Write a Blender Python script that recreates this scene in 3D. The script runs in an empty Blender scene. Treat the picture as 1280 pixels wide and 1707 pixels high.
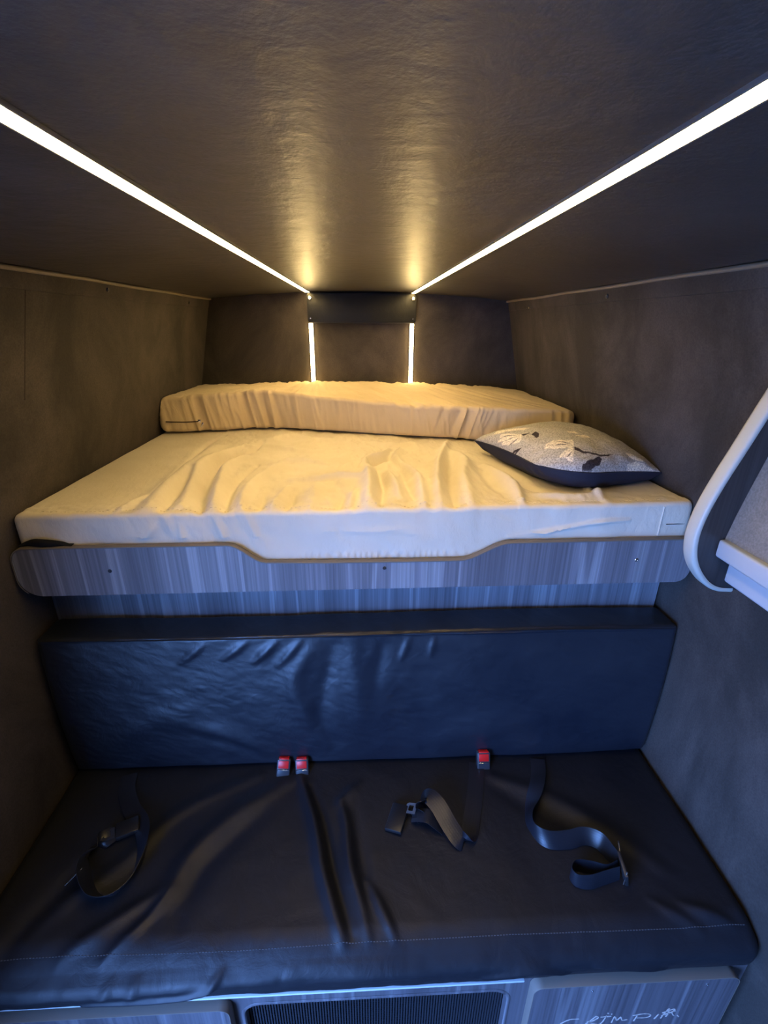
import bpy, bmesh, math, random
import numpy as np
from mathutils import Vector, Matrix, noise

random.seed(4)
SC = bpy.context.scene
COL = SC.collection

# ------------------------------------------------------------------ camera
CAM = (0.0, 0.0, 1.70)
PITCH, YAW, ROLL, FPX = 0.3803, 0.0478, -0.00686, 785.0
cp, sp = math.cos(PITCH), math.sin(PITCH)
cy, sy = math.cos(YAW), math.sin(YAW)
fw = Vector((sy * cp, cy * cp, -sp))
rt = Vector((cy, -sy, 0.0))
dn = -rt.cross(fw)
rt2 = math.cos(ROLL) * rt + math.sin(ROLL) * dn
dn2 = -math.sin(ROLL) * rt + math.cos(ROLL) * dn
cam_data = bpy.data.cameras.new('camera')
cam = bpy.data.objects.new('camera', cam_data)
COL.objects.link(cam)
m = Matrix.Identity(4)
for i in range(3):
    m[i][0] = rt2[i]; m[i][1] = -dn2[i]; m[i][2] = -fw[i]; m[i][3] = CAM[i]
cam.matrix_world = m
cam_data.sensor_fit = 'VERTICAL'
cam_data.sensor_height = 36.0
cam_data.lens = FPX / 1707.0 * 36.0
cam_data.clip_start = 0.01
SC.camera = cam

# ------------------------------------------------------------------ light
LED_STRENGTH = 62.0
LED_COLOR = (1.0, 0.70, 0.28)
SKY_STRENGTH = 40.0
world = bpy.data.worlds.new('daylight'); SC.world = world
world.use_nodes = True
bg = world.node_tree.nodes['Background']
bg.inputs[0].default_value = (0.165, 0.37, 1.0, 1.0)
bg.inputs[1].default_value = SKY_STRENGTH
pl = bpy.data.lights.new('doorway_daylight', 'AREA')   # light portal in the open sliding door
pl.shape = 'RECTANGLE'; pl.size = 1.50; pl.size_y = 1.60
pl.cycles.is_portal = True
po = bpy.data.objects.new('doorway_daylight', pl); COL.objects.link(po)
po.location = (-0.93, -0.725, 0.78)
po.rotation_euler = Vector((-1, 0, 0)).to_track_quat('Z', 'Y').to_euler()
SC.view_settings.view_transform = 'Standard'
SC.view_settings.look = 'None'
SC.view_settings.gamma = 1.0
SC.view_settings.use_curve_mapping = False
SC.view_settings.exposure = 0.0


# ------------------------------------------------------------------ materials
def S(c):
    return tuple(((v / 255.0) / 12.92 if v / 255.0 < 0.04045 else ((v / 255.0 + 0.055) / 1.055) ** 2.4) for v in c) + (1.0,)


class NT:
    def __init__(self, name, rough=0.6, spec=0.5, metal=0.0):
        self.m = bpy.data.materials.new(name); self.m.use_nodes = True
        self.t = self.m.node_tree
        self.b = self.t.nodes['Principled BSDF']
        self.b.inputs['Roughness'].default_value = rough
        self.b.inputs['Specular IOR Level'].default_value = spec
        self.b.inputs['Metallic'].default_value = metal
        self.co = self.t.nodes.new('ShaderNodeTexCoord').outputs['Object']

    def n(self, kind, **kw):
        n = self.t.nodes.new(kind)
        for k, v in kw.items():
            setattr(n, k, v)
        return n

    def link(self, a, b):
        self.t.links.new(a, b)

    def mapped(self, scale, rot=(0, 0, 0)):
        n = self.n('ShaderNodeMapping'); n.inputs['Scale'].default_value = scale
        n.inputs['Rotation'].default_value = rot
        self.link(self.co, n.inputs['Vector']); return n.outputs[0]

    def noise(self, scale, detail=4, rough=0.55, vec=None, dist=0.0):
        n = self.n('ShaderNodeTexNoise'); n.inputs['Scale'].default_value = scale
        n.inputs['Detail'].default_value = detail; n.inputs['Roughness'].default_value = rough
        n.inputs['Distortion'].default_value = dist
        self.link(vec or self.co, n.inputs['Vector']); return n.outputs[0]

    def ramp(self, fac, stops):
        n = self.n('ShaderNodeValToRGB'); r = n.color_ramp
        while len(r.elements) < len(stops): r.elements.new(0.5)
        for e, (p, c) in zip(r.elements, stops):
            e.position = p; e.color = c if len(c) == 4 else tuple(c) + (1,)
        self.link(fac, n.inputs[0]); return n.outputs[0]

    def mul(self, a, b, t=1.0):
        n = self.n('ShaderNodeMix', data_type='RGBA', blend_type='MULTIPLY')
        n.inputs[0].default_value = t
        self.link(a, n.inputs[6]); self.link(b, n.inputs[7]); return n.outputs[2]

    def math(self, op, a, b):
        n = self.n('ShaderNodeMath', operation=op)
        for i, v in enumerate((a, b)):
            if isinstance(v, (int, float)): n.inputs[i].default_value = v
            else: self.link(v, n.inputs[i])
        return n.outputs[0]

    def color(self, sock):
        if isinstance(sock, tuple): self.b.inputs['Base Color'].default_value = sock
        else: self.link(sock, self.b.inputs['Base Color'])

    def bump(self, h, strength=0.3, dist=0.002):
        n = self.n('ShaderNodeBump'); n.inputs['Strength'].default_value = strength
        n.inputs['Distance'].default_value = dist
        self.link(h, n.inputs['Height'])
        prev = self.b.inputs['Normal'].links
        if prev: self.link(prev[0].from_socket, n.inputs['Normal'])
        self.link(n.outputs[0], self.b.inputs['Normal'])


def mat_suede(name, c1, c2, rough, spec, crinkle=0.0, vstretch=1.0):
    k = NT(name, rough, spec)
    v = k.mapped((1, 1, vstretch))
    a = k.noise(3.2, 8, 0.66, v, 0.5)
    f = k.noise(240, 3, 0.6)
    k.color(k.mul(k.ramp(a, [(0.38, c1), (0.62, c2)]), k.ramp(f, [(0.35, (0.80, 0.80, 0.80, 1)), (0.65, (1.12, 1.12, 1.12, 1))])))
    k.bump(f, 0.28, 0.0012)
    if crinkle:
        g = k.noise(24, 4, 0.55, None, 0.25)
        k.bump(g, crinkle, 0.012)
    return k.m


M = {}
M['wall'] = mat_suede('taupe_suede', S((50, 46, 43)), S((78, 71, 67)), 0.75, 0.28, 0.0, 0.6)
M['locker_suede'] = mat_suede('light_taupe_suede', S((104, 98, 92)), S((128, 121, 113)), 0.7, 0.3)
M['ceiling'] = mat_suede('dark_leatherette', S((48, 45, 45)), S((64, 60, 60)), 0.38, 0.5, 0.20)


def mat_plain(name, c, rough=0.5, spec=0.5, metal=0.0, bump=None):
    k = NT(name, rough, spec, metal); k.color(c)
    if bump: k.bump(k.noise(bump[0], 3), bump[1], 0.001)
    return k.m


def mat_leather(name, c, rough=0.4):
    k = NT(name, rough, 0.5)
    k.color(c)
    k.bump(k.noise(420, 3, 0.6), 0.14, 0.001)
    k.bump(k.noise(14, 6, 0.6, k.mapped((1, 1, 1)), 1.2), 0.22, 0.008)
    n = k.n('ShaderNodeTexVoronoi', feature='DISTANCE_TO_EDGE'); n.inputs['Scale'].default_value = 34
    k.link(k.mapped((0.5, 1, 2.0), (0.4, 0.2, 0.6)), n.inputs['Vector'])
    k.bump(k.ramp(n.outputs[0], [(0.0, (0, 0, 0, 1)), (0.03, (1, 1, 1, 1))]), 0.05, 0.001)
    r = k.noise(7, 4)
    k.link(k.ramp(r, [(0.3, (rough - .07,) * 3), (0.7, (rough + .09,) * 3)]), k.b.inputs['Roughness'])
    return k.m


M['seat_leather'] = mat_leather('black_leatherette', (0.008, 0.009, 0.013, 1), 0.50)
M['seat_leather'].node_tree.nodes['Principled BSDF'].inputs['Specular IOR Level'].default_value = 0.36
M['back_leather'] = mat_leather('black_leatherette_smooth', (0.009, 0.012, 0.020, 1), 0.42)
M['back_leather'].node_tree.nodes['Principled BSDF'].inputs['Specular IOR Level'].default_value = 0.75
M['panel_leather'] = mat_leather('black_panel_leatherette', (0.006, 0.006, 0.006, 1), 0.48)
M['panel_leather'].node_tree.nodes['Principled BSDF'].inputs['Specular IOR Level'].default_value = 0.28


def mat_cloth(name, c1, c2):
    k = NT(name, 0.85, 0.2)
    k.b.inputs['Sheen Weight'].default_value = 0.15
    k.color(k.ramp(k.noise(4, 4), [(0.3, c1), (0.7, c2)]))
    wx = k.n('ShaderNodeTexWave', bands_direction='X'); wx.inputs['Scale'].default_value = 170
    wz = k.n('ShaderNodeTexWave', bands_direction='DIAGONAL'); wz.inputs['Scale'].default_value = 170
    k.link(k.co, wx.inputs[0]); k.link(k.co, wz.inputs[0])
    k.bump(k.math('ADD', wx.outputs[1], wz.outputs[1]), 0.06, 0.0008)
    k.bump(k.noise(34, 5, 0.62, k.mapped((1.6, .6, .8)), 0.8), 0.30, 0.007)
    return k.m


M['cover'] = mat_cloth('cream_cotton', S((204, 192, 172)), S((217, 206, 188)))
M['cover_rear'] = mat_cloth('tan_cotton', S((188, 168, 136)), S((204, 184, 152)))


def mat_wood(name, tint=(1, 1, 1)):
    k = NT(name, 0.42, 0.45)
    base = k.noise(1.0, 1.5, 0.5, k.mapped((11, 11, 0.25)))
    fine = k.noise(1.0, 4, 0.65, k.mapped((170, 170, 1.6)))
    def T(c): return tuple(a * b for a, b in zip(S(c)[:3], tint)) + (1,)
    ca = k.ramp(base, [(0.30, T((94, 90, 91))), (0.505, T((116, 112, 113))), (0.515, T((138, 135, 134))), (0.545, T((133, 130, 129))), (0.56, T((106, 102, 103))), (0.72, T((124, 120, 120)))])
    cb = k.ramp(fine, [(0.34, (0.66, 0.66, 0.66, 1)), (0.62, (1.08, 1.08, 1.08, 1))])
    k.color(k.mul(ca, cb))
    k.bump(fine, 0.08, 0.0006)
    return k.m


M['wood'] = mat_wood('daylit_wood_laminate', (1.10, 1.18, 1.32))  # blue of the daylight on the board is put into its colour
M['wood_cabinet'] = mat_wood('shaded_wood_laminate', (0.62, 0.62, 0.68))  # same laminate with the dimmer light down here put into its colour
M['wood_dark'] = mat_wood('dark_wood_laminate', (0.27, 0.255, 0.25))
M['wood_edge'] = mat_plain('taupe_edge_band', S((112, 103, 94)), 0.5, 0.4, 0, (300, 0.1))
M['light_edge'] = mat_plain('pale_grey_edge_band', S((176, 174, 166)), 0.42, 0.5, 0, (400, 0.12))
M['rail'] = mat_plain('pale_painted_rail', S((170, 174, 180)), 0.38, 0.5)
M['strip_edge'] = mat_plain('white_trim_strip', S((196, 204, 208)), 0.3, 0.6)
M['piping'] = mat_plain('taupe_piping', S((118, 106, 92)), 0.5, 0.5)
M['black'] = mat_plain('black_plastic', (0.012, 0.012, 0.014, 1), 0.33, 0.5)
M['dark_cloth'] = mat_plain('black_cloth', (0.010, 0.010, 0.011, 1), 0.9, 0.2)
M['dark_metal'] = mat_plain('dark_screw_metal', (0.05, 0.05, 0.055, 1), 0.4, 0.5, 0.7)
M['chrome'] = mat_plain('chrome', (0.75, 0.75, 0.76, 1), 0.2, 0.5, 1.0)
M['red'] = mat_plain('red_plastic', (0.72, 0.015, 0.012, 1), 0.35, 0.5)
M['red_body'] = mat_plain('buckle_plastic', (0.035, 0.037, 0.045, 1), 0.35, 0.5)
M['navy'] = mat_plain('navy_fabric', (0.020, 0.021, 0.034, 1), 0.85, 0.25, 0, (500, 0.2))
M['thread'] = mat_plain('grey_thread', (0.07, 0.075, 0.085, 1), 0.7, 0.3)
M['cream_thread'] = mat_plain('cream_seam', S((214, 202, 184)), 0.8, 0.2)
M['dark_seam'] = mat_plain('dark_brown_seam', S((34, 29, 25)), 0.9, 0.1)  # even dark brown for the wall seam and the zips
M['paint'] = mat_plain('pale_marker_ink', S((172, 162, 154)), 0.6, 0.3)
M['floor'] = mat_plain('grey_vinyl', S((50, 48, 47)), 0.5, 0.4, 0, (60, 0.1))
M['ground'] = mat_plain('pale_bounce_ground', S((168, 166, 160)), 0.9, 0.2, 0, (9, 0.3))  # kept pale so the unseen ground bounces more daylight through the doorway
M['mesh_black'] = mat_plain('black_vent_fabric', (0.018, 0.020, 0.026, 1), 0.5, 0.4)
M['mesh_back'] = mat_plain('black_vent_backing', (0.004, 0.004, 0.005, 1), 0.8, 0.2)
M['aluminium'] = mat_plain('aluminium', (0.5, 0.5, 0.5, 1), 0.4, 0.5, 0.9)


def mat_webbing():
    k = NT('black_webbing', 0.36, 0.55)
    k.color((0.010, 0.011, 0.016, 1))
    uv = k.n('ShaderNodeUVMap').outputs[0]
    mp = k.n('ShaderNodeMapping'); mp.inputs['Scale'].default_value = (1, 1, 1); k.link(uv, mp.inputs[0])
    w = k.n('ShaderNodeTexWave', bands_direction='X'); w.inputs['Scale'].default_value = 2.2
    k.link(mp.outputs[0], w.inputs[0])
    w2 = k.n('ShaderNodeTexWave', bands_direction='Y'); w2.inputs['Scale'].default_value = 120
    k.link(mp.outputs[0], w2.inputs[0])
    k.bump(w.outputs[1], 0.10, 0.0006); k.bump(w2.outputs[1], 0.12, 0.0005)
    return k.m


M['webbing'] = mat_webbing()


def mat_led():
    k = NT('led_diffuser', 0.5)
    k.color((0.9, 0.88, 0.8, 1))
    k.b.inputs['Emission Color'].default_value = LED_COLOR + (1,)
    k.b.inputs['Emission Strength'].default_value = LED_STRENGTH
    return k.m


M['led'] = mat_led()


def mat_pillow():
    k = NT('grey_woven_print', 0.85, 0.2)
    at_ = k.n('ShaderNodeAttribute', attribute_name='print').outputs[0]
    f = k.noise(230, 2, 0.7, k.mapped((1, 1.6, 1)))
    wv = k.ramp(f, [(0.36, (0.48, 0.48, 0.49, 1)), (0.58, (1.15, 1.15, 1.15, 1))])
    k.color(k.mul(at_, wv))
    k.bump(f, 0.25, 0.001)
    k.bump(k.noise(16, 3), 0.2, 0.006)
    return k.m


M['pillow'] = mat_pillow()


# ------------------------------------------------------------------ helpers
def tag(o, label=None, cat=None, group=None, kind=None):
    if label: o['label'] = label
    if cat: o['category'] = cat
    if group: o['group'] = group
    if kind: o['kind'] = kind
    return o


def empty(name, loc=(0, 0, 0)):
    o = bpy.data.objects.new(name, None); o.location = loc; COL.objects.link(o)
    o.empty_display_size = 0.05
    return o


def link_mesh(name, me, mat, parent=None, smooth=None):
    if mat: me.materials.append(mat)
    if smooth is not None:
        me.polygons.foreach_set('use_smooth', [True] * len(me.polygons))
        me.set_sharp_from_angle(angle=math.radians(smooth))
    o = bpy.data.objects.new(name, me); COL.objects.link(o)
    if parent is not None:
        o.parent = parent
        # geometry is authored in world space: cancel the parents' translation
        off = Vector((0, 0, 0)); p = parent
        while p is not None:
            off += Vector(p.location); p = p.parent
        o.location = -off
    return o


def bm_obj(name, bm, mat, parent=None, smooth=None):
    bmesh.ops.recalc_face_normals(bm, faces=bm.faces)
    me = bpy.data.meshes.new(name); bm.to_mesh(me); bm.free()
    return link_mesh(name, me, mat, parent, smooth)


def bev(bm, geom_edges, w, seg=2):
    bmesh.ops.bevel(bm, geom=geom_edges, offset=w, segments=seg, affect='EDGES', profile=0.5)


def add_box(bm, c, s, rot=None, bevel=0.0, seg=2):
    r = bmesh.ops.create_cube(bm, size=1.0)
    vs = r['verts']
    mt = Matrix.Translation(Vector(c)) @ (rot.to_4x4() if rot else Matrix.Identity(4)) @ Matrix.Diagonal((s[0], s[1], s[2], 1))
    bmesh.ops.transform(bm, matrix=mt, verts=vs)
    if bevel:
        es = {e for v in vs for e in v.link_edges}
        bev(bm, list(es), bevel, seg)


def box(name, c, s, mat, parent=None, rot=None, bevel=0.0, seg=2):
    bm = bmesh.new(); add_box(bm, c, s, rot, bevel, seg)
    return bm_obj(name, bm, mat, parent, 40 if bevel else None)


def prism(name, pts, y0, y1, mat, parent=None, bevel=0.0, axis='y', seg=2):
    """outline (x,z) extruded along y (or (y,z) along x)"""
    bm = bmesh.new()
    f = lambda a, b, d: (a, d, b) if axis == 'y' else (d, a, b)
    v0 = [bm.verts.new(f(a, b, y0)) for a, b in pts]
    v1 = [bm.verts.new(f(a, b, y1)) for a, b in pts]
    n = len(pts)
    bm.faces.new(v0); bm.faces.new(v1[::-1])
    for i in range(n):
        bm.faces.new((v0[i], v1[i], v1[(i + 1) % n], v0[(i + 1) % n]))
    if bevel:
        rim = [e for e in bm.edges if abs(e.verts[0].co[1 if axis == 'y' else 0] - e.verts[1].co[1 if axis == 'y' else 0]) < 1e-6]
        bev(bm, rim, bevel, seg)
    return bm_obj(name, bm, mat, parent, 35)


def catmull(P, n=10):
    P = [np.array(p, float) for p in P]
    Q = [2 * P[0] - P[1]] + P + [2 * P[-1] - P[-2]]
    out = []
    for i in range(1, len(Q) - 2):
        for t in np.linspace(0, 1, n, endpoint=False):
            a, b, c, d = Q[i - 1:i + 3]
            out.append(0.5 * (2 * b + (c - a) * t + (2 * a - 5 * b + 4 * c - d) * t * t + (3 * b - a - 3 * c + d) * t ** 3))
    out.append(P[-1])
    return out


def tube_bm(bm, pts, r, seg=8):
    pts = [Vector(p) for p in pts]
    rings = []
    for i, p in enumerate(pts):
        d = (pts[min(i + 1, len(pts) - 1)] - pts[max(i - 1, 0)]).normalized()
        a = d.cross(Vector((0.13, 0.31, 0.94)))
        if a.length < 1e-3: a = d.cross(Vector((1, 0, 0)))
        a.normalize(); b = d.cross(a).normalized()
        rings.append([bm.verts.new(p + r * (math.cos(t) * a + math.sin(t) * b)) for t in [2 * math.pi * k / seg for k in range(seg)]])
    for A, B in zip(rings, rings[1:]):
        for k in range(seg):
            bm.faces.new((A[k], A[(k + 1) % seg], B[(k + 1) % seg], B[k]))
    bm.faces.new(rings[0]); bm.faces.new(rings[-1][::-1])


def tube(name, pts, r, mat, parent=None, seg=8):
    bm = bmesh.new(); tube_bm(bm, pts, r, seg)
    return bm_obj(name, bm, mat, parent, 50)


def screw(name, p, nrm, r, mat, parent, h=0.0015):
    """a countersunk screw head with a cross slot"""
    bm = bmesh.new()
    q = Vector(nrm).to_track_quat('Z', 'Y').to_matrix().to_4x4()
    mt = Matrix.Translation(Vector(p)) @ q
    prof = [(0, h * .55), (r * .18, h * .55), (r * .3, h), (r * .75, h), (r, h * .35), (r, -h)]
    n = 12; rings = []
    for rr, zz in prof[1:]:
        rings.append([bm.verts.new(mt @ Vector((rr * math.cos(2 * math.pi * k / n), rr * math.sin(2 * math.pi * k / n), zz))) for k in range(n)])
    c = bm.verts.new(mt @ Vector((0, 0, prof[0][1])))
    for k in range(n): bm.faces.new((c, rings[0][k], rings[0][(k + 1) % n]))
    for A, B in zip(rings, rings[1:]):
        for k in range(n): bm.faces.new((A[k], A[(k + 1) % n], B[(k + 1) % n], B[k]))
    bm.faces.new(rings[-1])
    return bm_obj(name, bm, mat, parent, 30)


def grid_mesh(name, V, closed_u=False):
    """V: [nu, nv, 3] -> mesh of quads"""
    nu, nv = V.shape[:2]
    idx = np.arange(nu * nv).reshape(nu, nv)
    vv = np.arange(nv) if closed_u else np.arange(nv - 1)
    a = idx[:-1][:, vv]; b = idx[1:][:, vv]; c = idx[1:][:, (vv + 1) % nv]; d = idx[:-1][:, (vv + 1) % nv]
    F = np.stack([a, d, c, b], -1).reshape(-1, 4)
    return V.reshape(-1, 3), F


def np_mesh(name, verts, faces, extra=()):
    me = bpy.data.meshes.new(name)
    me.from_pydata(verts.tolist(), [], faces.tolist() + [list(e) for e in extra])
    me.update()
    return me


def fbm(x, y, sc, seed=0, octv=4):
    """smooth value noise in numpy"""
    out = np.zeros(np.broadcast(x, y).shape); amp = 1.0; tot = 0
    for o in range(octv):
        X = x * sc + 17.3 * seed + 5.1 * o; Y = y * sc + 9.7 * seed + 3.3 * o
        ix = np.floor(X); iy = np.floor(Y); fx = X - ix; fy = Y - iy
        fx = fx * fx * (3 - 2 * fx); fy = fy * fy * (3 - 2 * fy)
        h = lambda a, b: np.modf(np.abs(np.sin(a * 127.1 + b * 311.7 + seed * 7.7) * 43758.5453))[0]
        v = (h(ix, iy) * (1 - fx) + h(ix + 1, iy) * fx) * (1 - fy) + (h(ix, iy + 1) * (1 - fx) + h(ix + 1, iy + 1) * fx) * fy
        out += amp * (v * 2 - 1); tot += amp; amp *= 0.5; sc = sc * 2.03
    return out / tot


def folds(X, Y, items):
    """ridges (A>0) and valleys (A<0) that follow polylines"""
    H = np.zeros(np.broadcast(X, Y).shape)
    for pts, w, A in items:
        c = catmull([(p[0], p[1], 0) for p in pts], 6) if len(pts) > 2 else [np.array((*p, 0.)) for p in pts]
        n = len(c) - 1
        best = np.full(H.shape, 1e9); bt = np.zeros(H.shape)
        for i in range(n):
            a, b = c[i][:2], c[i + 1][:2]; d = b - a; L = d @ d + 1e-12
            t = np.clip(((X - a[0]) * d[0] + (Y - a[1]) * d[1]) / L, 0, 1)
            dd = np.hypot(X - a[0] - t * d[0], Y - a[1] - t * d[1])
            k = dd < best
            best = np.where(k, dd, best); bt = np.where(k, (i + t) / n, bt)
        tp = np.clip(np.sin(np.pi * (0.12 + 0.76 * bt)), 0, 1)
        H += A * tp * np.exp(-(best / (w * (0.6 + 0.4 * tp))) ** 2)
    return H


def cushion(name, x0, x1, yf, yb, zb, zt, r, rx, nx, nf, nt, disp, mat, parent=None, smooth=60, xlo=None, xhi=None):
    """a padded block: a rounded section swept along x, ends rounded by rx, surface pushed out by disp"""
    ang = np.linspace(0, np.pi / 2, 7)
    L = []
    for t in np.linspace(0, 1, nf): L.append((0, t, -1, 0))
    for a in ang[1:-1]: L.append((0, 1, -math.cos(a), math.sin(a)))
    for t in np.linspace(0, 1, nt): L.append((t, 1, 0, 1))
    for a in ang[1:-1]: L.append((1, 1, math.sin(a), math.cos(a)))
    for t in np.linspace(1, 0, max(4, nf // 4)): L.append((1, t, 1, 0))
    for a in ang[1:-1]: L.append((1, 0, math.cos(a), -math.sin(a)))
    for t in np.linspace(1, 0, max(6, nt // 8)): L.append((t, 0, 0, -1))
    for a in ang[1:-1]: L.append((0, 0, -math.sin(a), -math.cos(a)))
    L = np.array(L)
    ty, tz, ny, nz = L.T
    ea = np.linspace(0, np.pi / 2, 8)[:-1]
    xs = np.concatenate([x0 + rx * (1 - np.cos(ea)), np.linspace(x0 + rx, x1 - rx, nx), (x1 - rx * (1 - np.cos(ea)))[::-1]])
    ins = np.concatenate([rx * (1 - np.sin(ea)), np.zeros(nx), (rx * (1 - np.sin(ea)))[::-1]])
    X = xs[:, None] + 0 * ty[None]
    I = ins[:, None]
    YF = yf(X) if callable(yf) else yf + 0 * X
    YB = yb(X) if callable(yb) else yb + 0 * X
    Yc = YF + I + r + ty * (YB - YF - 2 * I - 2 * r)
    Y = Yc + r * ny
    ZB = zb(X, Y) if callable(zb) else zb + 0 * X
    ZT = zt(X, Y) if callable(zt) else zt + 0 * X
    Z = ZB + I + r + tz * (ZT - ZB - 2 * I - 2 * r) + r * nz
    D = disp(X, Y, Z, ny[None] + 0 * X, nz[None] + 0 * X) if disp else 0 * X
    Y = Y + D * ny; Z = Z + D * nz
    if xlo is not None: X = np.maximum(X, xlo(Z))
    if xhi is not None: X = np.minimum(X, xhi(Z))
    V = np.stack([X, Y, Z], -1)
    nl = V.shape[1]; N = V.shape[0]
    verts, F = grid_mesh(name, V, True)
    me = np_mesh(name, verts, F, [list(range(nl))[::-1][::-1], [(N - 1) * nl + k for k in range(nl)][::-1]])
    bm = bmesh.new(); bm.from_mesh(me); bmesh.ops.recalc_face_normals(bm, faces=bm.faces); bm.to_mesh(me); bm.free()
    return link_mesh(name, me, mat, parent, smooth)


# ------------------------------------------------------------------ the room shell
WZ = [0.0, 0.45, 0.93, 1.10, 1.27, 1.42, 1.60, 1.81, 1.90]
WX = [0.885, 0.882, 0.878, 0.868, 0.847, 0.807, 0.768, 0.722, 0.704]


def wx(z):
    """inner half width of the van at height z: the sides lean in towards the roof"""
    return np.interp(z, WZ, WX)


def cz(x):
    return 1.842 - 0.034 * (x / 0.72) ** 2


YB, YFRONT = 2.50, -1.80


def wall_mesh(side, name):
    bm = bmesh.new(); T = 0.03
    zs = sorted(set([0.0, 1.55] + list(np.linspace(0, 1.87, 34))))
    def seg(y0, y1, z0, z1):
        z_ = [z for z in zs if z0 - 1e-6 <= z <= z1 + 1e-6]
        ny_ = max(1, int((y1 - y0) / 0.3))
        ys = np.linspace(y0, y1, ny_ + 1)
        G = [[[bm.verts.new((side * (wx(z) + d), y, z)) for z in z_] for y in ys] for d in (0, T)]
        for l in range(2):
            for i in range(ny_):
                for j in range(len(z_) - 1):
                    bm.faces.new((G[l][i][j], G[l][i + 1][j], G[l][i + 1][j + 1], G[l][i][j + 1]))
        for j in range(len(z_) - 1):
            for i in (0, ny_): bm.faces.new((G[0][i][j], G[0][i][j + 1], G[1][i][j + 1], G[1][i][j]))
        for i in range(ny_):
            for j in (0, len(z_) - 1): bm.faces.new((G[0][i][j], G[0][i + 1][j], G[1][i + 1][j], G[1][i][j]))
    if side < 0:
        seg(0.0, YB, 0, 1.87); seg(YFRONT, -1.45, 0, 1.87); seg(-1.45, 0.0, 1.55, 1.87)
    else:
        seg(YFRONT, YB, 0, 1.87)
    return tag(bm_obj(name, bm, M['wall'], None, 30), kind='structure')


wl = wall_mesh(-1, 'wall_left')
wr = wall_mesh(1, 'wall_right')
tag(box('wall_back', (0, YB + 0.015, 0.94), (1.86, 0.03, 1.88), M['wall']), kind='structure')
tag(box('wall_front', (0, YFRONT - 0.015, 0.94), (1.86, 0.03, 1.88), M['wall']), kind='structure')
tag(box('floor', (0, 0.35, -0.02), (1.90, 4.36, 0.04), M['floor']), kind='structure')
bm = bmesh.new(); add_box(bm, (-6.0, 0, -0.62), (24, 24, 0.04))  # unseen ground outside, added to hold back skylight from below
tag(bm_obj('ground', bm, M['ground']), kind='structure')

bm = bmesh.new()
xs = np.linspace(-0.735, 0.735, 25); ys = [YFRONT, -0.6, 0, 0.6, 1.2, 1.8, YB]
G = [[[bm.verts.new((x, y, cz(x) + d)) for x in xs] for y in ys] for d in (0, 0.03)]
for l in range(2):
    for i in range(len(ys) - 1):
        for j in range(24): bm.faces.new((G[l][i][j], G[l][i + 1][j], G[l][i + 1][j + 1], G[l][i][j + 1]))
for i in range(len(ys) - 1):
    for j in (0, 24): bm.faces.new((G[0][i][j], G[0][i + 1][j], G[1][i + 1][j], G[1][i][j]))
for i in (0, len(ys) - 1):
    for j in range(24): bm.faces.new((G[0][i][j], G[0][i][j + 1], G[1][i][j + 1], G[1][i][j]))
tag(bm_obj('ceiling', bm, M['ceiling'], None, 30), kind='structure')

# door frame around the open side door (behind and left of the viewer)
bm = bmesh.new()
add_box(bm, (-0.895, -0.015, 0.78), (0.05, 0.03, 1.56), bevel=0.006)
add_box(bm, (-0.895, -1.435, 0.78), (0.05, 0.03, 1.56), bevel=0.006)
add_box(bm, (-0.835, -0.725, 1.545), (0.09, 1.45, 0.03), bevel=0.006)
tag(bm_obj('door_1', bm, M['black'], None, 40), kind='structure')

# piping and stapled-down valance strip along the top of both side walls
n_trim = 1
for side in (-1, 1):
    ys = np.linspace(-1.1, 2.49, 40)
    o = tube('trim_%d' % n_trim, [(side * (0.716 + 0.0012 * math.sin(7 * y)), y, 1.8035 + 0.0010 * math.sin(11 * y + side)) for y in ys], 0.0055, M['piping'])
    tag(o, kind='structure'); n_trim += 1
    bm = bmesh.new(); rows = []
    for y in np.linspace(-1.1, 2.49, 60):
        w = 0.0008 * math.sin(9 * y + side)
        rows.append([bm.verts.new((side * (float(wx(z)) - d), y, z + w)) for z, d in ((1.802, 0.001), (1.800, 0.004), (1.772, 0.0045), (1.7645, 0.0035), (1.7635, -0.001))])
    for a, b in zip(rows, rows[1:]):
        for k in range(4): bm.faces.new((a[k], b[k], b[k + 1], a[k + 1]))
    st = bm_obj('trim_%d' % n_trim, bm, M['wall'], None, 30); tag(st, kind='structure'); n_trim += 1
    for y, z in (((1.52, 1.785), (2.21, 1.777)) if side < 0 else ((2.19, 1.771), (1.49, 1.779))):
        x = float(wx(z))
        bright = side > 0 and y > 2
        screw('screw', (side * (x - 0.0052), y, z), (-side, 0, -0.2), 0.0075 if bright else 0.0065, M['chrome'] if bright else M['dark_metal'], st, 0.003)
    # stitched upright seam of the wall covering
    if side > 0: continue
    y0, y1 = (1.17, 1.15) if side < 0 else (1.10, 1.06)
    tube('seam', [(side * (float(wx(z)) + 0.0004), y0 + (y1 - y0) * t, z) for t, z in zip(np.linspace(0, 1, 16), np.linspace(1.764, 1.53, 16))], 0.0010, M['dark_seam'], wl if side < 0 else wr, 5)


# ------------------------------------------------------------------ LED strips
def led_ceiling(sx, label):
    x = sx * 0.250
    zc = float(cz(x))
    e = tag(empty('led_strip', (x, 0.7, zc)), label, 'led light', 'led strips on ceiling and back wall')
    slope = math.atan(-2 * 0.034 * x / 0.72 ** 2)
    R = Matrix.Rotation(-slope, 3, 'Y')
    y0, y1 = 0.12, 2.466
    for d in (-0.0105, 0.0105):      # channel lips, just proud of the roof lining and of the recessed diffuser
        box('channel', (x + d, (y0 + y1) / 2, zc - 0.0015 - d * math.tan(slope) * -1), (0.002, y1 - y0, 0.004), M['aluminium'], e, R)
    box('diffuser', (x, (y0 + y1) / 2, zc - 0.0011), (0.0188, y1 - y0, 0.002), M['led'], e, R)


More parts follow.
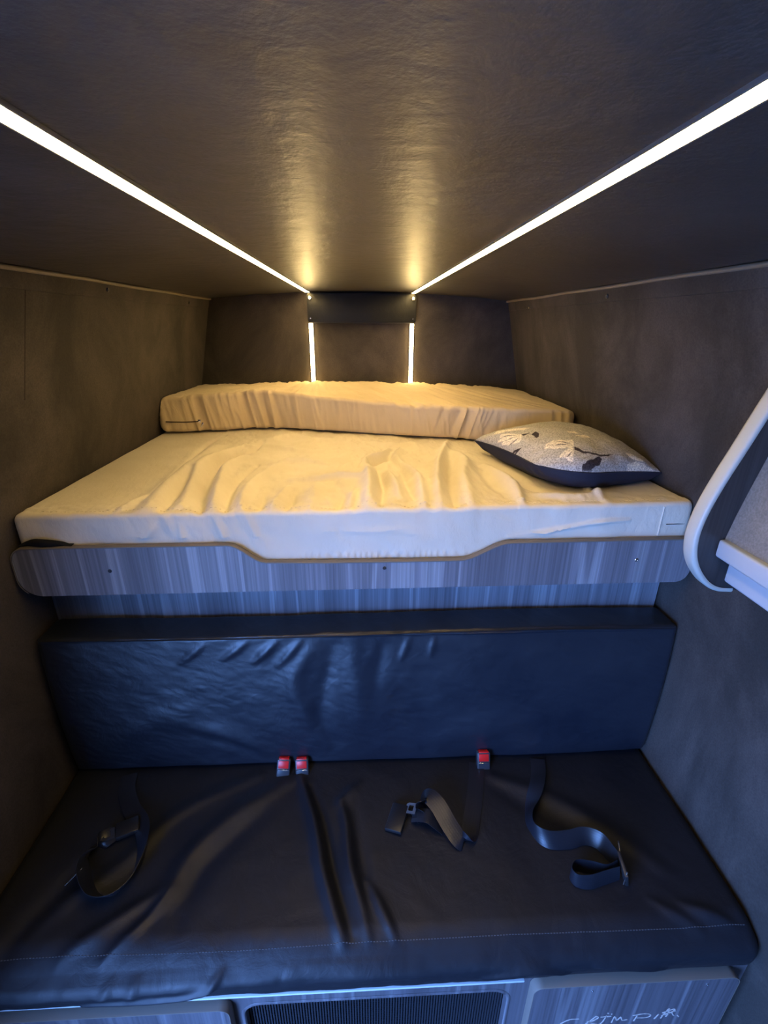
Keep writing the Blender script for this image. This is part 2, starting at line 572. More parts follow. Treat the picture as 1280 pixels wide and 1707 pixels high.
def led_wall(sx, label):
    x = sx * 0.248 + 0.003
    z0, z1 = 1.30, 1.700
    e = tag(empty('led_strip', (x, 2.495, z0)), label, 'led light', 'led strips on ceiling and back wall')
    box('channel', (x, 2.4965, (z0 + z1) / 2), (0.022, 0.005, z1 - z0), M['aluminium'], e)
    box('diffuser', (x, 2.4915, (z0 + z1) / 2), (0.0175, 0.005, z1 - z0), M['led'], e, None, 0.0015)


led_ceiling(-1, 'long glowing led strip on the left half of the ceiling')
led_ceiling(1, 'long glowing led strip on the right half of the ceiling')
led_wall(-1, 'short upright led strip under the left end of the black back wall panel')
led_wall(1, 'short upright led strip under the right end of the black back wall panel')

# black padded panel at the top of the back wall
pe = tag(empty('cover_panel', (0.005, 2.48, 1.702)), 'black leatherette cover panel at the top of the back wall between the led strips', 'panel')


def rrect(x0, x1, z0, z1, rs, n=6):
    """rounded rectangle, radii order: bl, br, tr, tl"""
    out = []
    for (cx, cz_, r, a0) in ((x0, z0, rs[0], 180), (x1, z0, rs[1], 270), (x1, z1, rs[2], 0), (x0, z1, rs[3], 90)):
        ccx = cx + r if cx == x0 else cx - r; ccz = cz_ + r if cz_ == z0 else cz_ - r
        for k in range(n + 1):
            a = math.radians(a0 + 90 * k / n)
            out.append((ccx + r * math.cos(a), ccz + r * math.sin(a)))
    return out


prism('panel', rrect(-0.256, 0.266, 1.703, 1.833, (.012, .012, .010, .010)), 2.462, 2.4995, M['panel_leather'], pe, 0.006, seg=3)
for x in (-0.242, 0.252):
    screw('snap_button', (x, 2.4615, 1.812), (0, -1, 0), 0.0095, M['chrome'], pe, 0.006)
    screw('screw', (x, 2.4615, 1.722), (0, -1, 0), 0.0035, M['chrome'], pe, 0.002)
tube('edge_bead', [(-0.250, 2.4625, 1.7035), (0.26, 2.4625, 1.7035)], 0.0022, M['black'], pe, 6)

# ------------------------------------------------------------------ bunk: support panel, deck, front board
box_y = 1.17
o = prism('bunk_support_panel', rrect(-0.868, 0.868, 0.005, 1.108, (.002,) * 4, 1), box_y, box_y + 0.018, M['wood'])
tag(o, 'grey wood-grain panel set back under the bunk board behind the black backrest', 'panel')
o = box('bunk_deck', (0, 1.790, 1.1195), (1.70, 1.41, 0.019), M['wood_edge'], bevel=0.002)
tag(o, 'flat wooden bunk deck under the large cream mattress, mostly hidden', 'bed base')

be = tag(empty('bunk_board', (0, 1.06, 1.056)), 'grey wood-grain bunk front board with a dipped top edge below the cream mattress', 'board')
top = [(-0.820, 1.187), (-0.345, 1.190)]
def sstep(x0, z0, x1, z1, n=10):
    return [(x0 + (x1 - x0) * t, z0 + (z1 - z0) * (t * t * (3 - 2 * t))) for t in np.linspace(0, 1, n)]
outline_top = [(-0.822, 1.188), (-0.6, 1.189), (-0.36, 1.190)] + sstep(-0.335, 1.190, -0.245, 1.141) + [(-0.1, 1.138), (0.1, 1.138)] + sstep(0.245, 1.139, 0.375, 1.186, 12) + [(0.6, 1.188), (0.835, 1.190)]
def arc(cx, cz_, r, a0, a1, n=8):
    return [(cx + r * math.cos(math.radians(a)), cz_ + r * math.sin(math.radians(a))) for a in np.linspace(a0, a1, n)]
xl, xr = -0.856, 0.860
left = arc(xl + 0.034, 1.188 - 0.034, 0.034, 90, 180)      # top-left corner
lowl = arc(xl + 0.048, 1.057 + 0.048, 0.048, 180, 270)
lowr = arc(xr - 0.030, 1.066 + 0.030, 0.030, 270, 360)
topr = arc(xr - 0.02, 1.190 - 0.02, 0.02, 0, 90)
poly = left[1:] + lowl + lowr + topr + outline_top[::-1][1:]
prism('board', poly, 1.060, 1.0755, M['wood'], be, 0.0012, seg=1)
# edge band: a thin strip that follows the top and the left end
pathp = (lowl[::-1][3:] + left[::-1])[:] + outline_top[1:]
bm = bmesh.new(); rows = []
for i, (x, z) in enumerate(pathp):
    a = np.array(pathp[max(i - 1, 0)]); b = np.array(pathp[min(i + 1, len(pathp) - 1)]); d = b - a; d = d / (np.hypot(*d) + 1e-9)
    nx_, nz_ = -d[1], d[0]
    rows.append([bm.verts.new((x + nx_ * h, y, z + nz_ * h)) for y, h in ((1.0585, -0.0006), (1.0585, 0.0022), (1.0600, 0.0032), (1.0752, 0.0032), (1.0765, 0.002), (1.0765, -0.0006))])
for a, b in zip(rows, rows[1:]):
    for k in range(5): bm.faces.new((a[k], b[k], b[k + 1], a[k + 1]))
tag(bm_obj('edge_band', bm, M['wood_edge'], be, 40), 'taupe edge band along the top of the board')
for x, z in ((-0.629, 1.126), (0.053, 1.122), (0.709, 1.134)):
    screw('screw', (x, 1.0598, z), (0, -1, 0), 0.0050, M['dark_metal'] if x < 0.5 else M['chrome'], be)

# ------------------------------------------------------------------ large mattress
MAT_F = [  # (polyline in plan, width, height): rumples of the loose cover
    ([(-0.564, 1.183), (-0.569, 1.438), (-0.592, 1.793), (-0.562, 1.95)], .010, -.0045),
    ([(-0.530, 1.104), (-0.545, 1.265), (-0.540, 1.505), (-0.545, 1.746)], .030, .0120),
    ([(-0.491, 1.090), (-0.510, 1.235), (-0.520, 1.406)], .013, -.008),
    ([(-0.40, 1.09), (-0.437, 1.237), (-0.476, 1.468), (-0.467, 1.576), (-0.402, 1.697), (-0.385, 1.839)], .016, -.012),
    ([(-0.372, 1.10), (-0.415, 1.343), (-0.430, 1.468), (-0.40, 1.60)], .017, .011),
    ([(-0.455, 1.12), (-0.493, 1.345), (-0.504, 1.436), (-0.497, 1.60), (-0.44, 1.75)], .018, .011),
    ([(-0.336, 1.08), (-0.367, 1.26), (-0.368, 1.371), (-0.341, 1.5)], .012, -.008),
    ([(-0.299, 1.079), (-0.315, 1.185), (-0.311, 1.34), (-0.248, 1.533)], .017, .009),
    ([(-0.258, 1.085), (-0.264, 1.22)], .012, -.006),
    ([(-0.225, 1.09), (-0.212, 1.27)], .013, .007),
    ([(-0.190, 1.088), (-0.182, 1.20)], .012, -.006),
    ([(-0.133, 1.086), (-0.128, 1.30)], .020, .006),
    ([(-0.008, 1.457), (0.016, 1.528), (0.075, 1.587), (0.107, 1.705)], .014, .011),
    ([(0.02, 1.46), (0.045, 1.51), (0.10, 1.56)], .012, -.009),
    ([(0.015, 1.491), (0.020, 1.303), (0.010, 1.081)], .020, .014),
    ([(0.047, 1.45), (0.056, 1.27), (0.046, 1.10)], .011, -.009),
    ([(-0.212, 1.325), (-0.08, 1.345), (0.013, 1.343)], .013, .009),
    ([(-0.212, 1.365), (-0.08, 1.385), (0.0, 1.38)], .018, -.004),
    ([(0.193, 1.076), (0.220, 1.327), (0.269, 1.56), (0.336, 1.80)], .017, .013),
    ([(0.232, 1.09), (0.258, 1.327), (0.300, 1.54)], .014, -.010),
    ([(0.275, 1.082), (0.301, 1.325), (0.344, 1.521), (0.30, 1.68)], .020, .010),
    ([(0.076, 1.391), (0.099, 1.152)], .015, .010),
    ([(0.12, 1.40), (0.135, 1.15)], .012, -.008),
    ([(0.398, 1.468), (0.419, 1.255), (0.400, 1.078)], .018, .011),
    ([(0.37, 1.40), (0.375, 1.2)], .02, -.006),
    ([(0.431, 1.25), (0.531, 1.17), (0.64, 1.17)], .014, -.006),
    ([(0.44, 1.16), (0.56, 1.13), (0.68, 1.16)], .018, .006),
    ([(0.152, 1.086), (0.162, 1.328), (0.112, 1.525), (0.14, 1.70)], .015, .010),
    ([(-0.067, 1.09), (-0.048, 1.20)], .012, -.007),
    ([(-0.035, 1.09), (-0.022, 1.22)], .010, .006),
    ([(0.612, 1.218), (0.619, 1.093)], .014, .006),
    ([(-0.385, 1.839), (-0.30, 1.90), (-0.15, 1.86)], .03, .006),
    ([(-0.44, 1.75), (-0.33, 1.74), (-0.20, 1.66), (-0.05, 1.68)], .02, .005),
    ([(-0.30, 1.50), (-0.20, 1.54), (-0.12, 1.50)], .012, .006),
    ([(0.20, 1.80), (0.12, 1.76), (0.02, 1.80)], .02, .005),
    ([(-0.60, 1.09), (-0.575, 1.20)], .010, .005),
]


def mat_disp(X, Y, Z, ny, nz):
    topm = np.clip(nz, 0, 1); fr = np.clip(-ny, 0, 1)
    mid = np.exp(-((X + 0.02) / 0.52) ** 4)
    H = folds(X, Y, MAT_F)
    H += mid * (0.0035 * fbm(X * 1.7 + 0.5 * Y, Y * 0.8, 8, 3, 4) + 0.0016 * fbm(X * 2.6, Y, 22, 5, 3))
    H += 0.0012 * fbm(X, Y, 6, 9, 3)
    # crushed band along the front seam
    H += 0.0022 * np.exp(-((Y - 1.115) / 0.03) ** 2) * fbm(X, Y, 70, 2, 3)
    zt = np.clip((Z - 1.13) / 0.14, 0, 1)
    g = np.exp(-((X + 0.40) / 0.17) ** 2) * zt
    F = 0.0034 * g * fbm(X + 0.35 * (Z - 1.2), Z * 0.2, 46, 11, 3)
    F += 0.0016 * fbm(X, Z * 0.35, 13, 13, 4) + 0.0024 * fbm(X + .6 * Z, Z * 1.2, 9, 15, 3)
    pk = np.exp(-((X - 0.05) / 0.24) ** 4) * np.exp(-((Z - 1.147) / 0.009) ** 2)
    F += 0.0013 * pk * np.sin(X * 330 + 3 * np.sin(X * 40))
    F += folds(X, Z, [([(0.37, 1.195), (0.45, 1.205), (0.52, 1.222)], .006, .005), ([(0.50, 1.215), (0.60, 1.235), (0.68, 1.238)], .006, .004),
                      ([(-0.066, 1.235), (-0.056, 1.20)], .007, -.0012), ([(-0.10, 1.22), (0.02, 1.215), (0.11, 1.225)], .008, .0012),
                      ([(-0.60, 1.15), (-0.53, 1.215), (-0.50, 1.25)], .012, .004), ([(-0.53, 1.15), (-0.49, 1.20)], .01, .004),
                      ([(-0.45, 1.24), (-0.44, 1.15)], .008, .004), ([(-0.36, 1.25), (-0.33, 1.16)], .010, .004), ([(-0.28, 1.25), (-0.25, 1.16)], .012, .003)])
    F = np.where(Z < 1.205, np.minimum(F * 2.2, 0.0012), F * 2.2)
    H = H * (1 - 0.6 * np.exp(-((Y - 1.085) / 0.012) ** 2))
    return topm * H * 2.2 + fr * F


def mat_top(X, Y):
    return 1.268 + 0.018 * np.clip((X + 0.1) / 0.9, 0, 1) * np.clip((1.7 - Y) / 0.6, 0, 1) + 0.004 * np.exp(-((X) / 0.4) ** 2)


me_ = tag(empty('mattress', (0, 1.08, 1.13)), 'large flat cream mattress with rumpled cover on the bunk, behind the dipped board', 'mattress')
cushion('cover', -0.846, 0.846, 1.080, 2.47, 1.1305, mat_top, 0.012, 0.02, 440, 34, 250, mat_disp, M['cover'], me_, 75,
        xlo=lambda z: -(wx(z) - 0.004), xhi=lambda z: wx(z) - 0.004)
# seams and closed zip at the right of the front face
tube('seam', catmull([(0.762, 1.0785, z) for z in (1.275, 1.25, 1.22, 1.195)], 4), 0.0022, M['cream_thread'], me_, 6)
tube('zipper', [(0.778, 1.0780, 1.226), (0.80, 1.0778, 1.2265), (0.826, 1.0782, 1.227)], 0.0011, M['dark_seam'], me_, 5)
# stitch line on the top near the front edge
bm = bmesh.new()
for k in range(150):
    x = -0.78 + k * 0.0104
    y = 1.103 + 0.0015 * math.sin(x * 21)
    z = float(mat_top(np.array(x), np.array(y))) + float(mat_disp(np.array([[x]]), np.array([[y]]), np.array([[1.27]]), np.array([[0.]]), np.array([[1.]]))[0, 0])
    add_box(bm, (x, y, z + 0.0002), (0.0062, 0.0014, 0.0012))
o = bm_obj('stitching', bm, M['cream_thread'], me_); tag(o, kind='stuff')

# black cloth corner poking out under the mattress
bm = bmesh.new(); rows = []
for i, t in enumerate(np.linspace(0, 1, 22)):
    x = -0.835 + 0.125 * t
    h = 0.017 * math.sin(math.pi * min(1, t * 1.12)) ** 0.8 + 0.002
    y = 1.066 + 0.004 * math.sin(9 * t)
    rows.append([bm.verts.new((x, y + dy, 1.1925 + a * h)) for dy, a in ((0, 0), (-0.003, .5), (0.0, .9), (0.006, 1.0), (0.011, .7), (0.011, 0))])
for a, b in zip(rows, rows[1:]):
    for k in range(6): bm.faces.new((a[k], b[k], b[(k + 1) % 6], a[(k + 1) % 6]))
bm.faces.new(rows[0]); bm.faces.new(rows[-1])
o = bm_obj('folded_cloth', bm, M['dark_cloth'], None, 60)
tag(o, 'small fold of black cloth poking out between mattress and board at the left corner', 'cloth')

# ------------------------------------------------------------------ rear cushion mattress
RX = [-.86, -.69, -.45, -.32, 0, .23, .4, .8]
RY = [1.955, 1.985, 2.055, 2.035, 1.92, 1.86, 1.825, 1.745]
RZ = [1.411, 1.424, 1.435, 1.428, 1.413, 1.400, 1.396, 1.402]
from functools import lru_cache
def smooth_interp(x, xs_, ys_):
    g = np.linspace(-0.9, 0.9, 181); y = np.interp(g, xs_, ys_)
    k = np.hanning(21); k /= k.sum()
    y = np.convolve(np.pad(y, 10, mode='edge'), k, 'valid')
    return np.interp(x, g, y)
rear_yf = lambda X: smooth_interp(X, RX, RY)
rear_yb = lambda X: 2.472 - 0.20 * np.clip((X - 0.60) / 0.22, 0, 1) ** 2 - 0.05 * np.clip((-0.72 - X) / 0.12, 0, 1) ** 2


def rear_zt(X, Y):
    zf = smooth_interp(X, RX, RZ)
    zr = np.interp(X, [-.8, -.5, -.22, .1, .27, .5, .8], [1.408, 1.418, 1.428, 1.424, 1.417, 1.408, 1.396])
    t = np.clip((Y - rear_yf(X)) / 0.4, 0, 1)
    return zf * (1 - t) + zr * t


def rear_zb(X, Y):
    return 1.2785 + 0.003 * np.exp(-((X - 0.0) / 0.25) ** 2) + 0.045 * np.clip((X - 0.5) / 0.32, 0, 1) ** 1.5


def rear_disp(X, Y, Z, ny, nz):
    topm = np.clip(nz, 0, 1); fr = np.clip(-ny, 0, 1)
    zz = (Z - 1.27) / 0.15
    # gathers: strong left of centre, fewer to the right
    gl = np.clip(1.15 - np.abs(X + 0.50) / 0.38, 0, 1)
    gr = np.exp(-((X - 0.40) / 0.13) ** 2)
    rdg = lambda v: 1 - 2.4 * np.abs(v)
    F = 0.0115 * gl * rdg(fbm(X + 0.030 * zz + 0.01 * np.sin(X * 9), zz * 0.012, 22, 21, 2)) + 0.0105 * gr * rdg(fbm(X - 0.045 * zz, zz * 0.012, 26, 23, 2))
    F += 0.0034 * rdg(fbm(X + 0.02 * zz, zz * 0.02, 34, 25, 2))
    H = 0.0022 * fbm(X, Y, 12, 31, 3)
    H += 0.0085 * (0.30 + 0.70 * np.exp(-((X - 0.35) / 0.30) ** 2) + 0.5 * gl) * rdg(fbm(X + 0.42 * (Y - 2.0) * np.tanh((X + 0.25) * 6), Y * 0.10, 15, 33, 3))
    H += 0.004 * np.exp(-((Y - 2.45) / 0.04) ** 2) * fbm(X, Y, 45, 36, 2)
    return topm * H + fr * F


re_ = tag(empty('cushion_mattress', (0, 1.9, 1.272)), 'smaller tan gathered-cover mattress lying across the back of the bunk on the large one', 'mattress')
cushion('cover', -0.835, 0.812, rear_yf, rear_yb, rear_zb, rear_zt, 0.014, 0.035, 520, 40, 120, rear_disp, M['cover_rear'], re_, 75,
        xlo=lambda z: -(wx(z) - 0.004), xhi=lambda z: wx(z) - 0.004)
zp = [(x, float(rear_yf(np.array(x))) - 0.0075, 1.322 + 0.003 * math.sin(x * 20)) for x in np.linspace(-0.80, -0.675, 12)]
z1_ = tube('zipper', zp, 0.0020, M['dark_seam'], re_, 6)
bm = bmesh.new()
add_box(bm, (-0.672, zp[-1][1] - 0.003, 1.320), (0.012, 0.004, 0.016), bevel=0.0015)
add_box(bm, (-0.662, zp[-1][1] - 0.005, 1.306), (0.007, 0.002, 0.022), Matrix.Rotation(0.5, 3, 'Y'), bevel=0.0008)
bm_obj('zip_pull', bm, M['chrome'], z1_, 40)

# ------------------------------------------------------------------ pillow
PA, PN, PB, PD = [np.array(p) for p in ((0.398, 1.625, 1.318), (0.500, 1.085, 1.352), (0.832, 1.225, 1.318), (0.770, 1.660, 1.345))]


def mat_height(X, Y):
    return mat_top(X, Y) + mat_disp(X, Y, 1.27 + 0 * X, 0 * X, 1 + 0 * X)


def pillow_pt(u, v, side):
    """u,v in 0..1; side +1 top, -1 underside"""
    U = u * 2 - 1; V = v * 2 - 1
    # the near corner (u=1, v=0) is blunt: its edge is pulled onto an arc
    Rn = 0.42; dl_ = Rn - np.sqrt(np.clip(Rn ** 2 - np.clip(Rn - v, 0, Rn) ** 2, 0, None))
    u = 1 - (0.75 * dl_ + (1 - u) * (1 - 0.75 * dl_))
    # edges bow inwards between the corners
    bu = u + 0.045 * (1 - V * V) * (-U) * U * U
    bv = v + 0.045 * (1 - U * U) * (-V) * V * V
    P = ((1 - bu) * (1 - bv))[..., None] * PA + (bu * (1 - bv))[..., None] * PN + (bu * bv)[..., None] * PB + ((1 - bu) * bv)[..., None] * PD
    e = np.clip((1 - U ** 2) * (1 - V ** 2), 0, 1)
    # the near corner is plump: seam rides up
    h = (0.080 if side > 0 else 0.075) * e ** (0.42 if side > 0 else 0.33)
    wr = fbm(u, v, 9, 41, 3) * 0.004 * e ** .3
    edge = np.clip((1 - np.maximum(np.abs(U), np.abs(V))) / 0.12, 0, 1)
    pk = 0.0022 * (1 - edge) * edge * 4 * np.sin(34 * (u - v) + 5 * np.sin(9 * u))
    Q = P.copy(); Q[..., 2] += side * h + wr + pk
    if side < 0:
        Q[..., 2] = np.maximum(Q[..., 2], mat_height(Q[..., 0], Q[..., 1]) + 0.001)
    return Q


#PILLOW_PATTERN
PATT = {'w': [[(0.18, 0.047), (0.15, 0.103), (0.26, 0.167), (0.39, 0.24), (0.39, 0.18), (0.273, 0.113), (0.237, 0.063)],
 [(0.3, 0.037), (0.267, 0.067), (0.35, 0.093), (0.467, 0.11), (0.507, 0.093), (0.573, 0.043), (0.553, 0.02), (0.5, 0.03), (0.513, 0.01), (0.453, 0.003), (0.41, 0.003), (0.397, 0.017), (0.34, 0.003), (0.33, 0.017), (0.337, 0.037)],
 [(0.807, 0.083), (0.747, 0.127), (0.71, 0.193), (0.743, 0.253), (0.757, 0.31), (0.823, 0.273), (0.843, 0.247), (0.847, 0.183), (0.84, 0.133)],
 [(0.93, 0.107), (0.873, 0.17), (0.843, 0.233), (0.863, 0.243), (0.92, 0.203), (0.97, 0.173), (0.963, 0.15), (0.943, 0.14), (0.947, 0.113)],
 [(0.6, 0.393), (0.61, 0.46), (0.66, 0.453), (0.65, 0.42), (0.63, 0.383)],
 [(0.68, 0.4), (0.693, 0.48), (0.737, 0.503), (0.747, 0.427)],
 [(0.92, 0.69), (0.92, 0.753), (0.96, 0.827), (0.977, 0.847), (0.97, 0.783), (0.95, 0.71)],
 [(0.987, 0.66), (0.973, 0.747), (0.983, 0.827), (0.993, 0.873), (1.0, 0.957), (1.0, 0.877), (1.0, 0.743), (1.0, 0.657)],
 [(1.0, 0.22), (1.0, 0.223), (1.0, 0.3), (1.0, 0.393), (1.0, 0.33)]], 'd': [[(0.513, 0.16), (0.487, 0.213), (0.533, 0.207), (0.593, 0.167), (0.61, 0.137), (0.557, 0.15)],
 [(1.0, 0.227), (0.987, 0.233), (0.967, 0.293), (0.943, 0.4), (0.96, 0.417), (0.987, 0.373), (0.997, 0.31)],
 [(0.833, 0.267), (0.897, 0.3), (0.933, 0.427), (0.937, 0.553), (0.95, 0.483), (0.94, 0.387), (0.907, 0.28), (0.873, 0.243)],
 [(0.593, 0.0), (0.643, 0.0), (0.673, 0.02), (0.713, 0.0), (0.73, 0.0), (0.653, 0.0)],
 [(0.467, 0.11), (0.473, 0.18), (0.503, 0.107)]], 'g': [[(0.497, 0.097), (0.437, 0.053), (0.39, 0.007), (0.447, 0.047)],
 [(0.507, 0.09), (0.507, 0.033), (0.52, 0.007), (0.523, 0.033)],
 [(0.477, 0.103), (0.363, 0.073), (0.31, 0.04), (0.393, 0.067)],
 [(0.82, 0.263), (0.787, 0.197), (0.78, 0.103), (0.8, 0.19)],
 [(0.81, 0.27), (0.77, 0.233), (0.73, 0.177), (0.783, 0.223)],
 [(0.867, 0.24), (0.917, 0.173), (0.947, 0.133), (0.927, 0.173)]]}
#END_PATTERN


def in_poly(x, y, P):
    c = np.zeros(x.shape, bool); n = len(P)
    for i in range(n):
        x1, y1 = P[i]; x2, y2 = P[(i + 1) % n]
        if y1 == y2: continue
        k = ((y1 > y) != (y2 > y)) & (x < (x2 - x1) * (y - y1) / (y2 - y1) + x1)
        c ^= k
    return c


pe = tag(empty('pillow', (0.62, 1.40, 1.286)), 'grey woven pillow with cream flowers, dark leaves and a navy back on the mattress', 'pillow')
nn = 230
g = np.linspace(0, 1, nn); gg = 0.5 - 0.5 * np.cos(np.pi * g); gg = 0.5 * gg + 0.5 * g
U, Vv = np.meshgrid(gg, gg, indexing='ij')
for side, nm, mt in ((1, 'front_panel', M['pillow']), (-1, 'back_panel', M['navy'])):
    Pp = pillow_pt(U, Vv, side)
    vs, F = grid_mesh(nm, Pp)
    if side > 0: F = F[:, ::-1]
    me = np_mesh(nm, vs, F)
    if side > 0:
        ca = me.color_attributes.new('print', 'FLOAT_COLOR', 'POINT')
        u_, v_ = U.ravel(), Vv.ravel()
        col = np.empty((len(u_), 4)); col[:] = S((176, 171, 163))
        f2 = fbm(u_, v_, 6, 3, 3); col[:, :3] *= (1 + 0.10 * f2)[:, None]
        # a little wobble so that woven edges are not ruler straight
        uu = u_ + 0.004 * fbm(u_, v_, 40, 8, 2); vv_ = v_ + 0.004 * fbm(u_, v_, 40, 9, 2)
        for P_ in PATT['w']: col[in_poly(uu, vv_, P_)] = S((226, 216, 196))
        for P_ in PATT['g']: col[in_poly(uu, vv_, P_)] = S((128, 122, 116))
        for P_ in PATT['d']: col[in_poly(uu, vv_, P_)] = S((58, 50, 52))
        ca.data.foreach_set('color', col.ravel())
    ob = link_mesh(nm, me, mt, pe, 80)
    if side < 0: tag(ob, 'navy underside of the pillow')
t_ = np.linspace(0, 1, 40)
loop = np.concatenate([np.stack([t_, 0 * t_], 1), np.stack([0 * t_ + 1, t_], 1)[1:], np.stack([1 - t_, 0 * t_ + 1], 1)[1:], np.stack([0 * t_, 1 - t_], 1)[1:]])
lp = pillow_pt(loop[:, 0], loop[:, 1], 1)
tube('piping', [tuple(p) for p in lp], 0.0028, M['navy'], pe, 6)

# ------------------------------------------------------------------ seat bench: backrest
BACK_F = [
    ([(-0.142, 0.89), (-0.198, 0.779), (-0.164, 0.625)], .028, .0085),
    ([(-0.086, 0.888), (-0.126, 0.669), (-0.089, 0.527)], .026, -.007),
    ([(-0.532, 0.639), (-0.402, 0.588), (-0.285, 0.524)], .035, .008),
    ([(-0.50, 0.60), (-0.40, 0.555), (-0.33, 0.51)], .022, -.006),
    ([(-0.494, 0.85), (-0.43, 0.902)], .012, .005), ([(-0.381, 0.857), (-0.318, 0.905)], .012, .006),
    ([(-0.301, 0.844), (-0.238, 0.905)], .013, .007), ([(-0.237, 0.832), (-0.174, 0.905)], .013, .007),
    ([(-0.029, 0.887), (-0.016, 0.619)], .035, .006), ([(0.05, 0.89), (0.03, 0.76)], .02, -.004),
    ([(-0.756, 0.533), (-0.616, 0.643), (-0.475, 0.682)], .05, .007),
    ([(0.165, 0.516), (0.308, 0.57), (0.521, 0.621)], .05, .006),
    ([(0.12, 0.905), (0.10, 0.84)], .010, .004), ([(0.19, 0.905), (0.18, 0.85)], .010, .004),
]


def back_disp(X, Y, Z, ny, nz):
    fr = np.clip(-ny, 0, 1); tp = np.clip(nz, 0, 1)
    H = folds(X, Z, BACK_F) + 0.0035 * fbm(X, Z * 1.3, 5, 51, 4) + 0.0009 * fbm(X + Z, Z * 1.6, 34, 52, 3)
    # seam bead where the front panel meets the boxing
    H = H + 0.0035 * np.exp(-((Z - 0.922) / 0.0028) ** 2)
    T = 0.0022 * fbm(X + 0.5 * (Y - 1.1), Y * 0.3, 24, 53, 3) + 0.003 * fbm(X, Y, 5, 54, 2)
    # sags a little at the foot
    return fr * (H + 0.010 * np.sin(np.pi * np.clip((Z - 0.46) / 0.46, 0, 1))) + tp * T


be_ = tag(empty('upright_cushion', (0, 1.10, 0.455)), 'long black leatherette backrest cushion standing behind the bench seat', 'cushion')
cushion('cover', -0.862, 0.874, lambda X: 1.055 + 0 * X, 1.158, lambda X, Y: 0.457 + 0.008 * np.clip((X - .6) / .2, 0, 1), lambda X, Y: 0.928 + 0.004 * np.sin(X * 4) - 0.006 * (X > 9) , 0.010, 0.018, 420, 130, 30, back_disp, M['back_leather'], be_, 75,
        xlo=lambda z: -(wx(z) - 0.004), xhi=lambda z: wx(z) - 0.003)
tube('seam_piping', [(x, 1.0535 - 0.0005 + 0.0006 * math.sin(60 * x), 0.9235 + 0.0042 * math.sin(x * 4)) for x in np.linspace(-0.845, 0.86, 80)], 0.0018, M['seat_leather'], be_, 6)

# ------------------------------------------------------------------ seat cushion
SEAT_F = [
    ([(-0.194, 1.017), (-0.165, 0.94), (-0.133, 0.853), (-0.112, 0.763), (-0.085, 0.684), (-0.056, 0.61)], .017, .015),
    ([(-0.160, 0.98), (-0.125, 0.90), (-0.100, 0.82), (-0.085, 0.763), (-0.058, 0.684), (-0.035, 0.62)], .013, -.010),
    ([(-0.072, 0.93), (-0.055, 0.868), (-0.042, 0.762), (-0.018, 0.682), (0.002, 0.615)], .015, .011),
    ([(-0.03, 0.90), (-0.015, 0.80), (0.005, 0.70)], .018, -.006),
    ([(-0.474, 0.70), (-0.44, 0.806), (-0.346, 0.912), (-0.228, 0.999)], .028, .012),
    ([(-0.43, 0.68), (-0.39, 0.79), (-0.29, 0.90)], .03, -.007),
    ([(-0.746, 0.643), (-0.695, 0.71), (-0.608, 0.784), (-0.51, 0.919), (-0.319, 1.023)], .024, .009),
    ([(-0.649, 0.607), (-0.575, 0.658), (-0.484, 0.726)], .018, .009),
    ([(-0.56, 0.60), (-0.50, 0.66), (-0.46, 0.73)], .012, .007),
    ([(-0.78, 0.60), (-0.74, 0.70), (-0.70, 0.80)], .03, -.008),
    ([(0.001, 0.725), (0.032, 0.665), (0.059, 0.612)], .012, .008),
    ([(0.374, 0.995), (0.497, 0.932), (0.627, 0.839), (0.726, 0.729)], .026, .008),
    ([(0.38, 0.95), (0.48, 0.88), (0.60, 0.79)], .03, -.004),
    ([(0.73, 0.649), (0.83, 0.606)], .014, .007),
    ([(-0.084, 0.919), (-0.02, 0.985)], .016, .007),
    ([(0.66, 0.66), (0.75, 0.60)], .012, .004),
]


def seat_disp(X, Y, Z, ny, nz):
    fr = np.clip(-ny, 0, 1); tp = np.clip(nz, 0, 1)
    H = folds(X, Y, SEAT_F) + 0.004 * fbm(X, Y, 4, 61, 3) + 0.0008 * fbm(X, Y, 30, 62, 3)
    F = folds(X, Z, [([(-0.60, 0.365), (-0.45, 0.372), (-0.35, 0.395), (-0.31, 0.42)], .008, .008),
                     ([(-0.56, 0.385), (-0.53, 0.425)], .010, .003), ([(-0.50, 0.38), (-0.48, 0.43)], .012, .003),
                     ([(0.25, 0.385), (0.36, 0.40), (0.44, 0.375)], .009, .007), ([(0.50, 0.40), (0.60, 0.385), (0.66, 0.37)], .009, .006),
                     ([(-0.12, 0.40), (0.02, 0.405), (0.15, 0.40)], .010, .003), ([(-0.80, 0.395), (-0.55, 0.40), (-0.2, 0.405)], .012, .004)])
    F = 1.3 * F + 0.004 * fbm(X, Z * 1.2, 9, 63, 4)
    return tp * H + fr * (F + 0.008 * np.sin(np.pi * np.clip((Z - 0.35) / 0.09, 0, 1)))


se = tag(empty('bench_cushion', (0, 0.8, 0.343)), 'wide black leatherette bench seat cushion with loose wrinkled cover, belts lying on it', 'cushion')


def seat_zt(X, Y):
    return 0.450 - 0.030 * np.clip((0.640 - Y) / 0.065, 0, 1) ** 1.7       # rolls over towards the front


def seat_zb(X, Y):
    return 0.3435 + 0 * X


